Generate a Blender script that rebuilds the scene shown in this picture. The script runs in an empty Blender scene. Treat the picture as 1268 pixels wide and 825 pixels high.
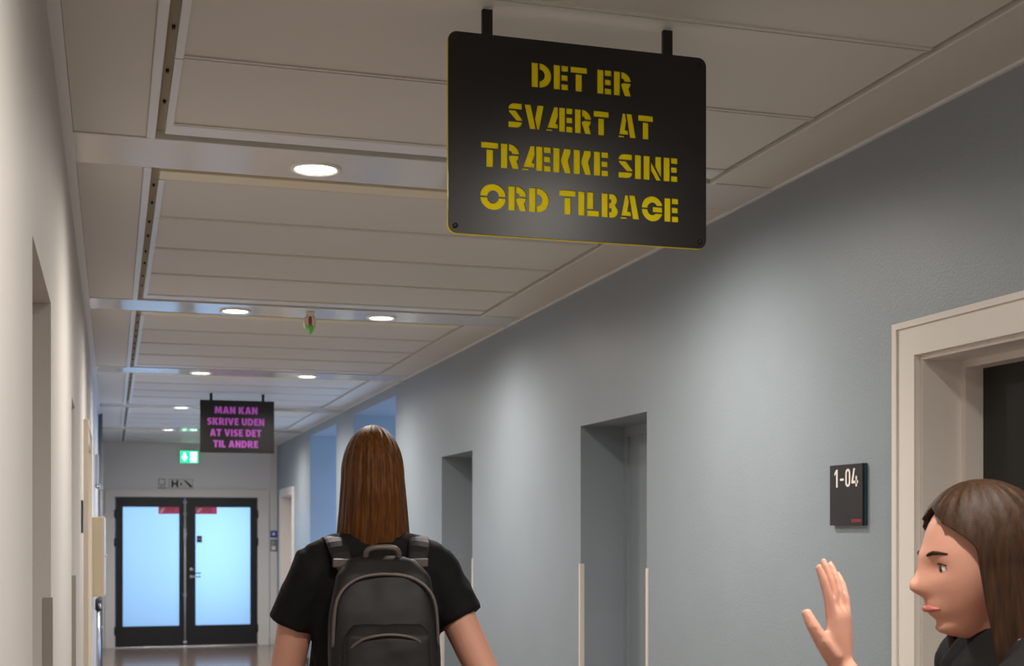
import bpy, bmesh, math, random
from mathutils import Vector, Matrix
random.seed(4)
PI = math.pi
scene = bpy.context.scene
C = scene.collection

# ------------------------------------------------------------------ camera, world, daylight, exposure
EYE = 1.577
cam_d = bpy.data.cameras.new('camera'); cam = bpy.data.objects.new('camera', cam_d); C.objects.link(cam)
cam.location = (0, 0, EYE); cam.rotation_euler = (PI/2, 0, -math.radians(16.68))
cam_d.sensor_width = 36.0; cam_d.lens = 1653/1268*36; cam_d.shift_y = 244.5/1268
cam_d.clip_start = 0.02; cam_d.clip_end = 100
cam_d.dof.use_dof = True; cam_d.dof.focus_distance = 3.1; cam_d.dof.aperture_fstop = 8.0
scene.camera = cam
scene.view_settings.view_transform = 'Standard'; scene.view_settings.look = 'None'
scene.view_settings.gamma = 1.0; scene.view_settings.use_curve_mapping = False
scene.view_settings.exposure = 0.0
world = bpy.data.worlds.new('world'); scene.world = world; world.use_nodes = True
bg = world.node_tree.nodes['Background']; bg.inputs[0].default_value = (0.55, 0.72, 1.0, 1); bg.inputs[1].default_value = 0.6

SPOT_W = 98.0
SPOT_COL = (1.0, 0.935, 0.86)
def area(name, loc, rot, sx, sy, watts, col):
    l = bpy.data.lights.new(name, 'AREA'); l.shape = 'RECTANGLE'; l.size = sx; l.size_y = sy; l.energy = watts; l.color = col
    o = bpy.data.objects.new(name, l); C.objects.link(o); o.location = loc; o.rotation_euler = rot
    return o
DAY = (0.34, 0.63, 1.0)
area('daylight_alcove_a', (3.95, 11.54, 1.6), (0, PI/2, 0), 1.9, 1.5, 75, (0.36, 0.58, 1.0))
area('daylight_alcove_b', (3.95, 14.47, 1.6), (0, PI/2, 0), 1.9, 1.5, 85, (0.36, 0.58, 1.0))
area('daylight_vestibule', (0.95, 20.3, 1.5), (-PI/2, 0, 0), 2.6, 2.4, 43, DAY)
area('pane_blotch_light', (1.4, 19.35, 1.25), (-PI/2, 0, 0), 0.5, 1.4, 4, DAY)  # small lamp added behind the right pane to give its brighter blotch

# ------------------------------------------------------------------ materials
MATS = {}
def srgb(r, g, b):
    f = lambda c: (c/255/12.92) if c/255 <= 0.04045 else ((c/255+0.055)/1.055)**2.4
    return (f(r), f(g), f(b), 1)
def mat(name, col, rough=0.5, metal=0.0, bump=0.0, bscale=200.0, var=0.0, vscale=3.0, emit=None, estr=0.0, spec=0.5, stretch=None):
    if name in MATS: return MATS[name]
    m = bpy.data.materials.new(name); m.use_nodes = True; nt = m.node_tree
    b = nt.nodes['Principled BSDF']
    b.inputs['Base Color'].default_value = col; b.inputs['Roughness'].default_value = rough
    b.inputs['Metallic'].default_value = metal; b.inputs['Specular IOR Level'].default_value = spec
    tc = nt.nodes.new('ShaderNodeTexCoord')
    src = tc.outputs['Object']
    if stretch:
        mp = nt.nodes.new('ShaderNodeMapping'); mp.inputs['Scale'].default_value = stretch
        nt.links.new(src, mp.inputs['Vector']); src = mp.outputs['Vector']
    if var > 0:
        n = nt.nodes.new('ShaderNodeTexNoise'); n.inputs['Scale'].default_value = vscale; n.inputs['Detail'].default_value = 5
        nt.links.new(src, n.inputs['Vector'])
        r = nt.nodes.new('ShaderNodeValToRGB')
        r.color_ramp.elements[0].position = 0.3; r.color_ramp.elements[1].position = 0.7
        r.color_ramp.elements[0].color = tuple(max(0, c*(1-var)) for c in col[:3])+(1,)
        r.color_ramp.elements[1].color = tuple(min(1, c*(1+var)) for c in col[:3])+(1,)
        nt.links.new(n.outputs['Fac'], r.inputs['Fac']); nt.links.new(r.outputs['Color'], b.inputs['Base Color'])
    if bump > 0:
        n2 = nt.nodes.new('ShaderNodeTexNoise'); n2.inputs['Scale'].default_value = bscale; n2.inputs['Detail'].default_value = 3
        nt.links.new(src, n2.inputs['Vector'])
        bp = nt.nodes.new('ShaderNodeBump'); bp.inputs['Strength'].default_value = bump; bp.inputs['Distance'].default_value = 0.01
        nt.links.new(n2.outputs['Fac'], bp.inputs['Height']); nt.links.new(bp.outputs['Normal'], b.inputs['Normal'])
    if emit:
        b.inputs['Emission Color'].default_value = emit; b.inputs['Emission Strength'].default_value = estr
    MATS[name] = m
    return m
mat('wall_white', srgb(203, 198, 193), 0.6, bump=0.05, bscale=160, var=0.02)
mat('wall_blue', srgb(141, 151, 158), 0.45, bump=0.10, bscale=140, var=0.03)
mat('wall_grey', srgb(232, 232, 232), 0.6, bump=0.04)
mat('alcove_white', srgb(205, 210, 216), 0.6)
mat('ceiling_panel', srgb(210, 206, 197), 0.5, bump=0.02, bscale=300, var=0.015, vscale=2)
mat('ceiling_beam', srgb(214, 212, 206), 0.13, var=0.01)
mat('ceiling_lip', srgb(222, 222, 222), 0.3)
mat('lip_lit', srgb(226, 214, 184), 0.4)  # ceiling lip with the warm light on it put into its colour
mat('ceiling_void', srgb(168, 158, 136), 0.7)
mat('dark_clip', srgb(40, 38, 36), 0.6)
mat('floor_vinyl', srgb(132, 114, 102), 0.16, var=0.10, vscale=25, bump=0.01, bscale=60)
mat('frame_cream', srgb(226, 219, 211), 0.35, var=0.01)
mat('frame_white', srgb(226, 224, 221), 0.4)
mat('door_dark', srgb(17, 15, 14), 0.35)
mat('door_black', srgb(30, 30, 34), 0.35, var=0.05)
mat('door_cream', srgb(222, 212, 197), 0.4)
mat('base_dark', srgb(48, 46, 46), 0.5)
mat('guard_cream', srgb(222, 214, 205), 0.35)
mat('guard_grey', srgb(150, 144, 134), 0.35)
mat('sign_black', srgb(25, 22, 21), 0.30, bump=0.008, bscale=500)
mat('sign_yellow', srgb(255, 232, 0), 0.6, spec=0.2)
mat('sign_pink', srgb(240, 112, 232), 0.45)
mat('strut_black', srgb(18, 17, 17), 0.5)
mat('plate_black', srgb(28, 24, 23), 0.45)
mat('plate_edge', srgb(42, 70, 80), 0.2)
mat('print_white', srgb(238, 232, 226), 0.5)
mat('print_red', srgb(170, 40, 50), 0.5)
mat('print_black', srgb(30, 30, 32), 0.5)
mat('print_grey', srgb(128, 128, 128), 0.5)
mat('sticker_red', srgb(196, 44, 58), 0.4)
mat('button_blue', srgb(30, 70, 160), 0.3)
mat('metal', srgb(190, 192, 196), 0.25, metal=0.9)
mat('rod_grey', srgb(196, 198, 200), 0.35, metal=0.2)
mat('pipe_grey', srgb(120, 124, 126), 0.4, metal=0.3)
mat('cabinet_beige', srgb(222, 205, 172), 0.45)
mat('lamp_ring', srgb(235, 235, 232), 0.3)
mat('lamp_lens', (1, 1, 1, 1), 0.4, emit=(1, 0.93, 0.80, 1), estr=7.0)
mat('exit_green', srgb(10, 150, 90), 0.4, emit=(0.01, 0.82, 0.36, 1), estr=1.5)
mat('exit_white', (0.9, 1, 0.95, 1), 0.4, emit=(0.75, 1.0, 0.88, 1), estr=4.0)
mat('spr_cream', srgb(236, 228, 200), 0.4)
mat('spr_red', srgb(176, 70, 62), 0.3)
mat('spr_green', srgb(110, 190, 84), 0.2)
mat('skin', srgb(203, 148, 126), 0.5, var=0.06, vscale=9)
mat('hair_brown', srgb(84, 47, 12), 0.55, var=0.5, vscale=30, bump=0.12, bscale=60, stretch=(6, 6, 0.5), spec=0.2)
mat('hair_dark', srgb(46, 27, 11), 0.55, var=0.5, vscale=30, bump=0.05, bscale=60, stretch=(6, 6, 0.5), spec=0.2)
mat('shirt_black', srgb(13, 12, 12), 0.85, spec=0.25, var=0.2, vscale=12, bump=0.2, bscale=14)
mat('pack_black', srgb(21, 18, 17), 0.6, spec=0.35, var=0.15, vscale=8, bump=0.15, bscale=20)
mat('pack_trim', srgb(82, 72, 66), 0.45)
mat('jeans', srgb(46, 54, 74), 0.8, var=0.2, vscale=20)
mat('shoe', srgb(225, 222, 216), 0.5)
mat('eye_white', srgb(235, 230, 225), 0.2)
mat('eye_iris', srgb(70, 50, 36), 0.2)
mat('lip', srgb(186, 104, 94), 0.45)
mat('gold', srgb(220, 180, 110), 0.2, metal=1.0)
def frosted():
    m = bpy.data.materials.new('frosted_glass'); m.use_nodes = True; nt = m.node_tree; nt.nodes.clear()
    out = nt.nodes.new('ShaderNodeOutputMaterial'); tr = nt.nodes.new('ShaderNodeBsdfTranslucent'); gl = nt.nodes.new('ShaderNodeBsdfGlossy')
    tr.inputs['Color'].default_value = (0.86, 0.93, 0.98, 1); gl.inputs['Roughness'].default_value = 0.25
    mx = nt.nodes.new('ShaderNodeMixShader'); mx.inputs[0].default_value = 0.06
    nt.links.new(tr.outputs[0], mx.inputs[1]); nt.links.new(gl.outputs[0], mx.inputs[2]); nt.links.new(mx.outputs[0], out.inputs[0])
    MATS['frosted_glass'] = m
frosted()
def backlit(name):
    nt = MATS[name].node_tree; b = nt.nodes['Principled BSDF']; out = nt.nodes['Material Output']
    tr = nt.nodes.new('ShaderNodeBsdfTranslucent'); tr.inputs['Color'].default_value = (0.92, 0.26, 0.31, 1)
    mx = nt.nodes.new('ShaderNodeMixShader'); mx.inputs[0].default_value = 0.9
    nt.links.new(b.outputs[0], mx.inputs[1]); nt.links.new(tr.outputs[0], mx.inputs[2]); nt.links.new(mx.outputs[0], out.inputs[0])
backlit('sticker_red')
def clear_glass():
    m = bpy.data.materials.new('window_glass'); m.use_nodes = True; nt = m.node_tree; nt.nodes.clear()
    out = nt.nodes.new('ShaderNodeOutputMaterial'); tr = nt.nodes.new('ShaderNodeBsdfTransparent'); gl = nt.nodes.new('ShaderNodeBsdfGlossy')
    gl.inputs['Roughness'].default_value = 0.02
    mx = nt.nodes.new('ShaderNodeMixShader'); mx.inputs[0].default_value = 0.06
    nt.links.new(tr.outputs[0], mx.inputs[1]); nt.links.new(gl.outputs[0], mx.inputs[2]); nt.links.new(mx.outputs[0], out.inputs[0])
    MATS['window_glass'] = m
clear_glass()

# ------------------------------------------------------------------ mesh helpers
def B(): return bmesh.new()
def box(bm, x0, x1, y0, y1, z0, z1):
    v = [bm.verts.new((x, y, z)) for x in (x0, x1) for y in (y0, y1) for z in (z0, z1)]
    for f in ((0,1,3,2), (4,6,7,5), (0,4,5,1), (2,3,7,6), (0,2,6,4), (1,5,7,3)):
        bm.faces.new([v[i] for i in f])
    return bm
def bx(x0, x1, y0, y1, z0, z1, bevel=0.0, seg=2):
    bm = box(B(), x0, x1, y0, y1, z0, z1)
    if bevel: bmesh.ops.bevel(bm, geom=bm.edges[:], offset=bevel, segments=seg, affect='EDGES', profile=0.5)
    return bm
def ring_loft(bm, rings, cap=True, closed=True):
    rows = [[bm.verts.new(p) for p in r] for r in rings]
    n = len(rows[0])
    for a, b in zip(rows, rows[1:]):
        for i in range(n if closed else n-1):
            j = (i+1) % n
            bm.faces.new((a[i], a[j], b[j], b[i]))
    if cap:
        bm.faces.new(rows[0][::-1]); bm.faces.new(rows[-1])
    return rows
def lathe(bm, prof, center=(0,0,0), n=32, axis='z', cap=True):
    cx, cy, cz = center; rings = []
    for r, h in prof:
        ring = []
        for i in range(n):
            a = 2*PI*i/n; c, s = r*math.cos(a), r*math.sin(a)
            ring.append({'z': (cx+c, cy+s, cz+h), 'y': (cx+c, cy+h, cz+s), 'x': (cx+h, cy+c, cz+s)}[axis])
        rings.append(ring)
    ring_loft(bm, rings, cap)
    return bm
def tube(bm, pts, radii, n=14, ell=1.0):
    pts = [Vector(p) for p in pts]; rings = []
    up = None
    for i, p in enumerate(pts):
        t = (pts[min(i+1, len(pts)-1)]-pts[max(i-1, 0)]).normalized()
        if up is None:
            up = Vector((1, 0, 0)) if abs(t.x) < 0.8 else Vector((0, 1, 0))
        a = (up - t*up.dot(t)).normalized(); b = t.cross(a); up = a
        r = radii[i] if isinstance(radii, (list, tuple)) else radii
        rings.append([p + a*(r*math.cos(2*PI*k/n)) + b*(r*ell*math.sin(2*PI*k/n)) for k in range(n)])
    ring_loft(bm, rings)
    return bm
def curve(pts, m=6):
    P = [Vector(p) for p in pts]; out = []
    for i in range(len(P)-1):
        a, b, c, d = P[max(i-1, 0)], P[i], P[i+1], P[min(i+2, len(P)-1)]
        for j in range(m):
            t = j/m
            out.append(0.5*((2*b)+(c-a)*t+(2*a-5*b+4*c-d)*t*t+(3*b-a-3*c+d)*t**3))
    return out+[P[-1]]
def ellipsoid(bm, c, r, u=20, v=14):
    c = Vector(c); rings = []
    top = bm.verts.new(c+Vector((0, 0, r[2]))); bot = bm.verts.new(c-Vector((0, 0, r[2])))
    rows = []
    for j in range(1, v):
        th = PI*j/v
        rows.append([bm.verts.new(c+Vector((r[0]*math.sin(th)*math.cos(2*PI*i/u), r[1]*math.sin(th)*math.sin(2*PI*i/u), r[2]*math.cos(th)))) for i in range(u)])
    for a, b in zip(rows, rows[1:]):
        for i in range(u): bm.faces.new((a[i], b[i], b[(i+1) % u], a[(i+1) % u]))
    for i in range(u):
        bm.faces.new((top, rows[0][i], rows[0][(i+1) % u])); bm.faces.new((bot, rows[-1][(i+1) % u], rows[-1][i]))
    return bm
def obj(name, bm, m, parent=None, smooth=False, loc=None, rotz=None):
    me = bpy.data.meshes.new(name)
    bmesh.ops.recalc_face_normals(bm, faces=bm.faces[:])
    bm.to_mesh(me); bm.free()
    if smooth:
        for p in me.polygons: p.use_smooth = True
    me.materials.append(MATS[m])
    o = bpy.data.objects.new(name, me); C.objects.link(o)
    if parent: o.parent = parent
    if loc: o.location = loc
    if rotz is not None: o.rotation_euler = (0, 0, rotz)
    return o
def tag(o, label, cat, group=None):
    o['label'] = label; o['category'] = cat
    if group: o['group'] = group
    return o
def thing(name, label, cat, loc=(0,0,0), rotz=0, group=None):
    o = bpy.data.objects.new(name, None); C.objects.link(o); o.location = loc; o.rotation_euler = (0, 0, rotz)
    o.empty_display_size = 0.1
    return tag(o, label, cat, group)
def struct(name, bm, m, label, cat):
    o = obj(name, bm, m); o['kind'] = 'structure'; o['label'] = label; o['category'] = cat
    return o
def dup(root, loc, label):
    r = root.copy(); C.objects.link(r); r.location = loc; r['label'] = label
    for ch in list(root.children):
        c = ch.copy(); C.objects.link(c); c.parent = r
        for g in ch.children:
            d = g.copy(); C.objects.link(d); d.parent = c
    return r
def eval_mesh(o):
    dg = bpy.context.evaluated_depsgraph_get()
    return bpy.data.meshes.new_from_object(o.evaluated_get(dg))
def text_mesh(body, offset=0.0, extrude=0.0):
    cu = bpy.data.curves.new('lettering', 'FONT'); cu.body = body; cu.size = 1.0; cu.offset = offset; cu.extrude = extrude
    cu.resolution_u = 4
    t = bpy.data.objects.new('lettering', cu); C.objects.link(t)
    bpy.context.view_layer.update()
    me = eval_mesh(t)
    bpy.data.objects.remove(t); bpy.data.curves.remove(cu)
    return me
def fit_text(name, body, m, parent, place, w, h, depth, offset=0.0):
    # text scaled to w x h; place(a, b, c) maps across, up, out to a point
    me = text_mesh(body, offset, 0.5)
    xs = [v.co.x for v in me.vertices]; ys = [v.co.y for v in me.vertices]
    x0, x1, y0, y1 = min(xs), max(xs), min(ys), max(ys)
    for v in me.vertices:
        v.co = place((v.co.x-x0)/(x1-x0)*w, (v.co.y-y0)/(y1-y0)*h, (v.co.z+0.5)*depth)
    me.materials.clear(); me.materials.append(MATS[m])
    o = bpy.data.objects.new(name, me); C.objects.link(o)
    if parent: o.parent = parent
    return o

# ------------------------------------------------------------------ the corridor shell
XL, XR, YE, YB, ZC = -0.140, 2.1875, 18.65, -3.0, 2.755
ZT = 2.95
def wall_with_openings(xa, xb, y0, y1, openings):
    bm = B(); y = y0
    for a, b, zt in openings:
        box(bm, xa, xb, y, a, 0, ZT); box(bm, xa, xb, a, b, zt, ZT); y = b
    box(bm, xa, xb, y, y1, 0, ZT)
    return bm
T = 0.237
R_OPEN = [(2.33, 3.285, 2.072), (5.295, 6.136, 2.085), (8.175, 8.997, 2.085), (10.563, 12.512, 2.665), (13.532, 15.412, 2.665), (16.93, 18.09, 2.03)]
L_OPEN = [(2.60, 3.376, 2.12), (5.08, 5.52, 2.06), (7.30, 8.45, 2.05)]
struct('floor', bx(-1.2, 6.0, YB, 21.5, -0.1, 0.0), 'floor_vinyl', 'dark brown polished vinyl corridor floor reflecting the glass doors', 'floor')
wr = struct('wall_right', wall_with_openings(XR, XR+T, YB, YE, R_OPEN), 'wall_blue', 'long blue-grey painted corridor wall with recessed doorways', 'wall')
wl = struct('wall_left', wall_with_openings(XL-T, XL, YB, YE, L_OPEN), 'wall_white', 'off-white painted corridor wall seen at a steep angle', 'wall')
bm = B()
box(bm, XL-T, 0.02, YE, YE+0.2, 0, ZT); box(bm, 1.935, XR+T, YE, YE+0.2, 0, ZT); box(bm, 0.02, 1.935, YE, YE+0.2, 2.035, ZT)
we = struct('wall_end', bm, 'wall_grey', 'grey end wall around the black double glass doors', 'wall')
struct('wall_behind', bx(XL-T, XR+T, YB-0.1, YB, 0, ZT), 'wall_white', 'plain white wall closing the corridor behind the viewer', 'wall')
# alcoves behind the two tall openings, each with a daylight window
def alcove(n, y0, y1):
    bm = B(); xo = 3.7; xi = XR+T
    box(bm, xi, xo, y0-0.1, y0, 0, ZT); box(bm, xi, xo, y1, y1+0.1, 0, ZT)
    box(bm, xi, xo, y0-0.1, y1+0.1, 2.665, ZT)
    wa, wb, wz0, wz1 = y0+0.15, y1-0.15, 0.55, 2.5
    box(bm, xo, xo+0.2, y0-0.1, wa, 0, ZT); box(bm, xo, xo+0.2, wb, y1+0.1, 0, ZT)
    box(bm, xo, xo+0.2, wa, wb, 0, wz0); box(bm, xo, xo+0.2, wa, wb, wz1, ZT)
    struct('wall_alcove_%d' % n, bm, 'wall_blue', ['blue-lit reveal of the tall opening next to the recessed doorway', 'blue-lit reveal of the tall opening closest to the end doors'][n-1], 'wall')
    w = bpy.data.objects.new('window_%d' % n, None); C.objects.link(w); w['kind'] = 'structure'; w['category'] = 'window'
    w['label'] = ['daylight window inside the tall opening beside the recessed doorway', 'daylight window inside the tall opening closest to the end doors'][n-1]
    w.location = (xo+0.08, (wa+wb)/2, wz0)
    hw, hh = (wb-wa)/2, wz1-wz0
    bm = B(); f = 0.06
    box(bm, -.03, .03, -hw, hw, 0, f); box(bm, -.03, .03, -hw, hw, hh-f, hh)
    box(bm, -.03, .03, -hw, -hw+f, f, hh-f); box(bm, -.03, .03, hw-f, hw, f, hh-f); box(bm, -.03, .03, -f/2, f/2, f, hh-f)
    obj('window_frame', bm, 'frame_white', w)
    obj('pane', bx(-.004, .004, -hw+f, -f/2, f, hh-f), 'window_glass', w)
    obj('pane', bx(-.004, .004, f/2, hw-f, f, hh-f), 'window_glass', w)
    obj('window_sill', bx(-.20, .03, -hw, hw, -.03, 0, 0.006), 'frame_white', w)
alcove(1, 10.563, 12.512); alcove(2, 13.532, 15.412)

# baseboards
def baseboard(name, x0, x1, openings, label, skip=0.0):
    bm = B(); y = YB
    for a, b, zt in openings:
        box(bm, x0, x1, y, a-skip, 0, 0.09); y = b+skip
    box(bm, x0, x1, y, YE, 0, 0.09)
    struct(name, bm, 'base_dark', label, 'baseboard')
baseboard('baseboard_right', XR-0.012, XR, R_OPEN, 'low dark skirting along the blue-grey wall', 0.12)
baseboard('baseboard_left', XL, XL+0.012, L_OPEN, 'low dark skirting along the off-white wall', 0.12)
bm = B(); box(bm, XL+.012, -0.1, YE-0.012, YE, 0, 0.09); box(bm, 2.085, XR-.012, YE-0.012, YE, 0, 0.09)
struct('baseboard_end', bm, 'base_dark', 'short dark skirting pieces beside the double doors', 'baseboard')

# ------------------------------------------------------------------ ceiling: panels, side strips, beams
BEAMS = [4.142+2.926*k for k in range(-2, 5)]
BW = 0.33
ceil = struct('ceiling', bx(XL-T, XR+T, YB, YE+0.2, ZC+0.05, ZC+0.2), 'ceiling_void', 'white metal panel ceiling with cross beams and recessed gaps', 'ceiling')
PX0, PX1 = 0.150, 1.922
def shared(name, me, parent, loc):
    o = bpy.data.objects.new(name, me); C.objects.link(o); o.parent = parent; o.location = loc
    return o
# one main panel: a shallow metal tray with a raised rim, shared by all
PL = 0.569
def tray(w, l, rim=0.012, side=0.022):
    bm = B()
    # face
    box(bm, side, w, rim, l-rim, 0.003, 0.04)
    box(bm, 0, w, 0, rim, -0.001, 0.04); box(bm, 0, w, l-rim, l, -0.001, 0.04)
    box(bm, 0, side, rim, l-rim, -0.002, 0.04)
    return bm
def mesh_of(name, bm, m):
    o = obj(name, bm, m); me = o.data; bpy.data.objects.remove(o); return me
panel_me = mesh_of('ceiling_panel', tray(PX1-PX0, PL), 'ceiling_panel')
lip_me = mesh_of('edge_profile', bx(0, 0.020, 0, PL, -0.004, -0.001), 'ceiling_lip')
clip_me = mesh_of('clip', bx(-.004, .004, -.006, .006, -.004, .004), 'dark_clip')
for k, b in enumerate([BEAMS[0]-2.926]+BEAMS):
    for j in range(4):
        y = b+0.482+0.5755*j
        if y < YB or y > YE-0.4: continue
        l = min(PL, YE-0.02-y)
        p = shared('ceiling_panel', panel_me, ceil, (PX0, y, ZC))
        shared('edge_profile', lip_me, p, (0, 0, 0))
        shared('clip', clip_me, ceil, (PX0-0.012, y+0.16, ZC+0.018)); shared('clip', clip_me, ceil, (PX0-0.010, y+0.42, ZC+0.018))
for b in [BEAMS[0]-2.926]+BEAMS:
    y0, y1 = max(b+BW+0.004, YB), min(b+2.926-0.004, YE)
    if y1-y0 < 0.3: continue
    s = obj('side_panel', bx(XL+.03, 0.098, y0, y1, ZC, ZC+0.05, 0.002, 1), 'ceiling_panel', ceil)
    obj('edge_profile', bx(0.098, 0.124, y0, y1, ZC-0.005, ZC+0.05, 0.002, 1), 'ceiling_lip', s)
    s = obj('side_panel', bx(1.958, XR-.01, y0, y1, ZC, ZC+0.05, 0.002, 1), 'ceiling_panel', ceil)
    obj('edge_profile', bx(1.938, 1.958, y0, y1, ZC-0.006, ZC+0.05, 0.003, 2), 'ceiling_panel', s)
for b in [BEAMS[0]-2.926]+BEAMS:
    y0, y1 = max(b+BW+0.004, YB), min(b+2.926-0.004, YE)
    if y1-y0 > 0.3: obj('slot_backing', bx(0.124, PX0+0.004, y0, y1, ZC+0.022, ZC+0.048), 'ceiling_void', ceil)
for i, b in enumerate(BEAMS):
    obj('edge_profile', bx(PX0, PX1, b-0.145, b-0.052, ZC-0.002, ZC+0.04, 0.003, 2), 'ceiling_lip', ceil)
    if b+0.48 < YE: obj('edge_profile', bx(PX0, PX1, b+0.376, b+0.478, ZC-0.002, ZC+0.04, 0.003, 2), 'lip_lit', ceil)  # far-side lip, its lit yellowish face painted in
    obj('cross_beam', bx(XL, XR, b, b+BW, ZC-0.004, ZC+0.05, 0.003, 2), 'ceiling_beam', ceil)
bm = B(); box(bm, XL, XL+0.03, YB, YE, ZC-0.006, ZC+0.03)
struct('trim_1', bm, 'ceiling_lip', 'grey angle trim where ceiling meets off-white wall', 'trim')
struct('trim_2', bx(XR-0.012, XR, YB, YE, ZC-0.008, ZC+0.03), 'ceiling_lip', 'thin white angle trim where ceiling meets blue-grey wall', 'trim')

# ------------------------------------------------------------------ downlights
def downlight(loc, label):
    t = thing('downlight', label, 'light', loc, 0, 'ceiling downlights')
    obj('trim_ring', lathe(B(), [(0.066, 0.012), (0.066, -0.004), (0.074, -0.009), (0.082, -0.007), (0.084, 0.0), (0.084, 0.012)], n=40), 'lamp_ring', t, True)
    obj('lens', lathe(B(), [(0.066, 0.004), (0.064, -0.002), (0.04, -0.004), (0.01, -0.0045)], n=40), 'lamp_lens', t, True)
    l = bpy.data.lights.new('downlight_lamp', 'SPOT'); l.energy = SPOT_W; l.color = SPOT_COL
    l.spot_size = math.radians(176); l.spot_blend = 1.0; l.shadow_soft_size = 0.05
    o = bpy.data.objects.new('downlight_lamp', l); C.objects.link(o); o.parent = t; o.location = (0, 0, -0.03)
    return t
where = ['in the beam far behind the viewer', 'in the beam above the viewer', 'in the beam directly behind the yellow-lettered sign',
         'in the beam that carries the small green-tipped fitting', 'in the beam just ahead of the pink-lettered sign',
         'in the beam right behind the pink-lettered sign', 'in the last beam before the end doors']
for b, w in zip(BEAMS, where):
    downlight((0.632, b+0.187, ZC-0.004), 'lit round downlight %s, towards the white wall' % w)
    downlight((1.422, b+0.187, ZC-0.004), 'lit round downlight %s, towards the blue wall' % w)

# ------------------------------------------------------------------ doors and casings
def casing_door(n, side, y0, y1, zt, leaf, fm, label, cw=0.10, proud=0.018, deep=0.155):
    # y0..y1 and zt: clear wall opening; side +1 = blue wall, -1 = white wall
    xw = XR if side > 0 else XL
    X = lambda d: xw + side*d                 # d metres into the wall
    d_ = bpy.data.objects.new('door_%d' % n, None); C.objects.link(d_); d_['kind'] = 'structure'; d_['label'] = label; d_['category'] = 'door'
    d_.location = (xw, (y0+y1)/2, 0)
    off = Vector(d_.location)
    def b_(bm, d0, d1, a, b, z0, z1):
        xs = sorted((X(d0), X(d1))); box(bm, xs[0]-off.x, xs[1]-off.x, a-off.y, b-off.y, z0, z1)
    bm = B()
    i = 0.0
    for (a, b, z0, z1) in ((y0-cw, y0+i, 0, zt+cw-.005), (y1-i, y1+cw, 0, zt+cw-.005), (y0+i, y1-i, zt, zt+cw-.005)):
        b_(bm, -proud, 0.0, a, b, z0, z1)
    c = obj('casing', bm, fm, d_)
    bm = B(); q = 0.018                          # outer bead
    for (a, b, z0, z1) in ((y0-cw-.004, y0-cw+q, 0, zt+cw), (y1+cw-q, y1+cw+.004, 0, zt+cw), (y0-cw+q, y1+cw-q, zt+cw-q, zt+cw)):
        b_(bm, -proud-.006, 0.0, a, b, z0, z1)
    obj('casing_bead', bm, fm, c)
    bm = B(); k = 0.014                          # jamb lining with rebate
    for (a, b, z0, z1) in ((y0, y0+k, 0, zt-k), (y1-k, y1, 0, zt-k), (y0, y1, zt-k, zt)):
        b_(bm, 0.0, deep, a, b, z0, z1)
    k2 = 0.034
    for (a, b, z0, z1) in ((y0+k, y0+k2, 0, zt-k2), (y1-k2, y1-k, 0, zt-k2), (y0+k, y1-k, zt-k2, zt-k)):
        b_(bm, deep-0.028, deep+0.05, a, b, z0, z1)
    obj('jamb', bm, fm, d_)
    bm = B(); b_(bm, deep+0.03, deep+0.07, y0+k, y1-k, 0.005, zt-k)
    lf = obj('door_leaf', bm, leaf, d_)
    hy = (y0+0.12)-off.y; hx = X(deep)-off.x
    hb = tube(B(), [(hx+side*0.03, hy, 1.02), (hx-side*0.03, hy, 1.02), (hx-side*0.035, hy+0.02, 1.02), (hx-side*0.035, hy+0.12, 1.02)], 0.009, 10)
    obj('handle', hb, 'metal', lf, True)
    return d_
casing_door(2, 1, 2.33, 3.285, 2.072, 'door_dark', 'frame_cream', 'dark door in deep cream frame beside room plate 1-04')
casing_door(3, 1, 16.93, 18.09, 2.03, 'frame_cream', 'frame_cream', 'cream door and casing in blue wall by the end doors')
casing_door(4, -1, 7.30, 8.45, 2.05, 'door_cream', 'door_cream', 'cream door and casing in the off-white wall', deep=0.06)
def recess_door(n, side, y0, y1, zt, m, label):
    xw = XR if side > 0 else XL
    d_ = bpy.data.objects.new('door_%d' % n, None); C.objects.link(d_); d_['kind'] = 'structure'; d_['label'] = label; d_['category'] = 'door'
    d_.location = (xw+side*T, (y0+y1)/2, 0); hw = (y1-y0)/2
    xs = sorted((side*-0.012, side*0.03))
    bm = B(); f = 0.05
    box(bm, xs[0], xs[1], -hw, -hw+f, 0, zt); box(bm, xs[0], xs[1], hw-f, hw, 0, zt); box(bm, xs[0], xs[1], -hw+f, hw-f, zt-f, zt)
    obj('door_frame', bm, m, d_)
    xs = sorted((0.0, side*0.04)); lf = obj('door_leaf', bx(xs[0], xs[1], -hw+f, hw-f, 0.005, zt-f), m, d_)
    hx = 0; hb = tube(B(), [(hx, -hw+.12, 1.02), (-side*.05, -hw+.12, 1.02), (-side*.055, -hw+.14, 1.02), (-side*.055, -hw+.24, 1.02)], 0.009, 10)
    obj('handle', hb, 'metal', lf, True)
recess_door(5, 1, 5.295, 6.136, 2.085, 'wall_blue', 'blue-grey recessed doorway between the walking woman and room plate')
recess_door(6, 1, 8.175, 8.997, 2.085, 'wall_blue', 'blue-grey recessed doorway partly behind the walking woman')
recess_door(7, -1, 2.60, 3.376, 2.12, 'wall_white', 'shaded recessed doorway in off-white wall with grey corner guard')
recess_door(8, -1, 5.08, 5.52, 2.06, 'wall_white', 'narrow recess in the off-white wall before the cream casing')
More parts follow.
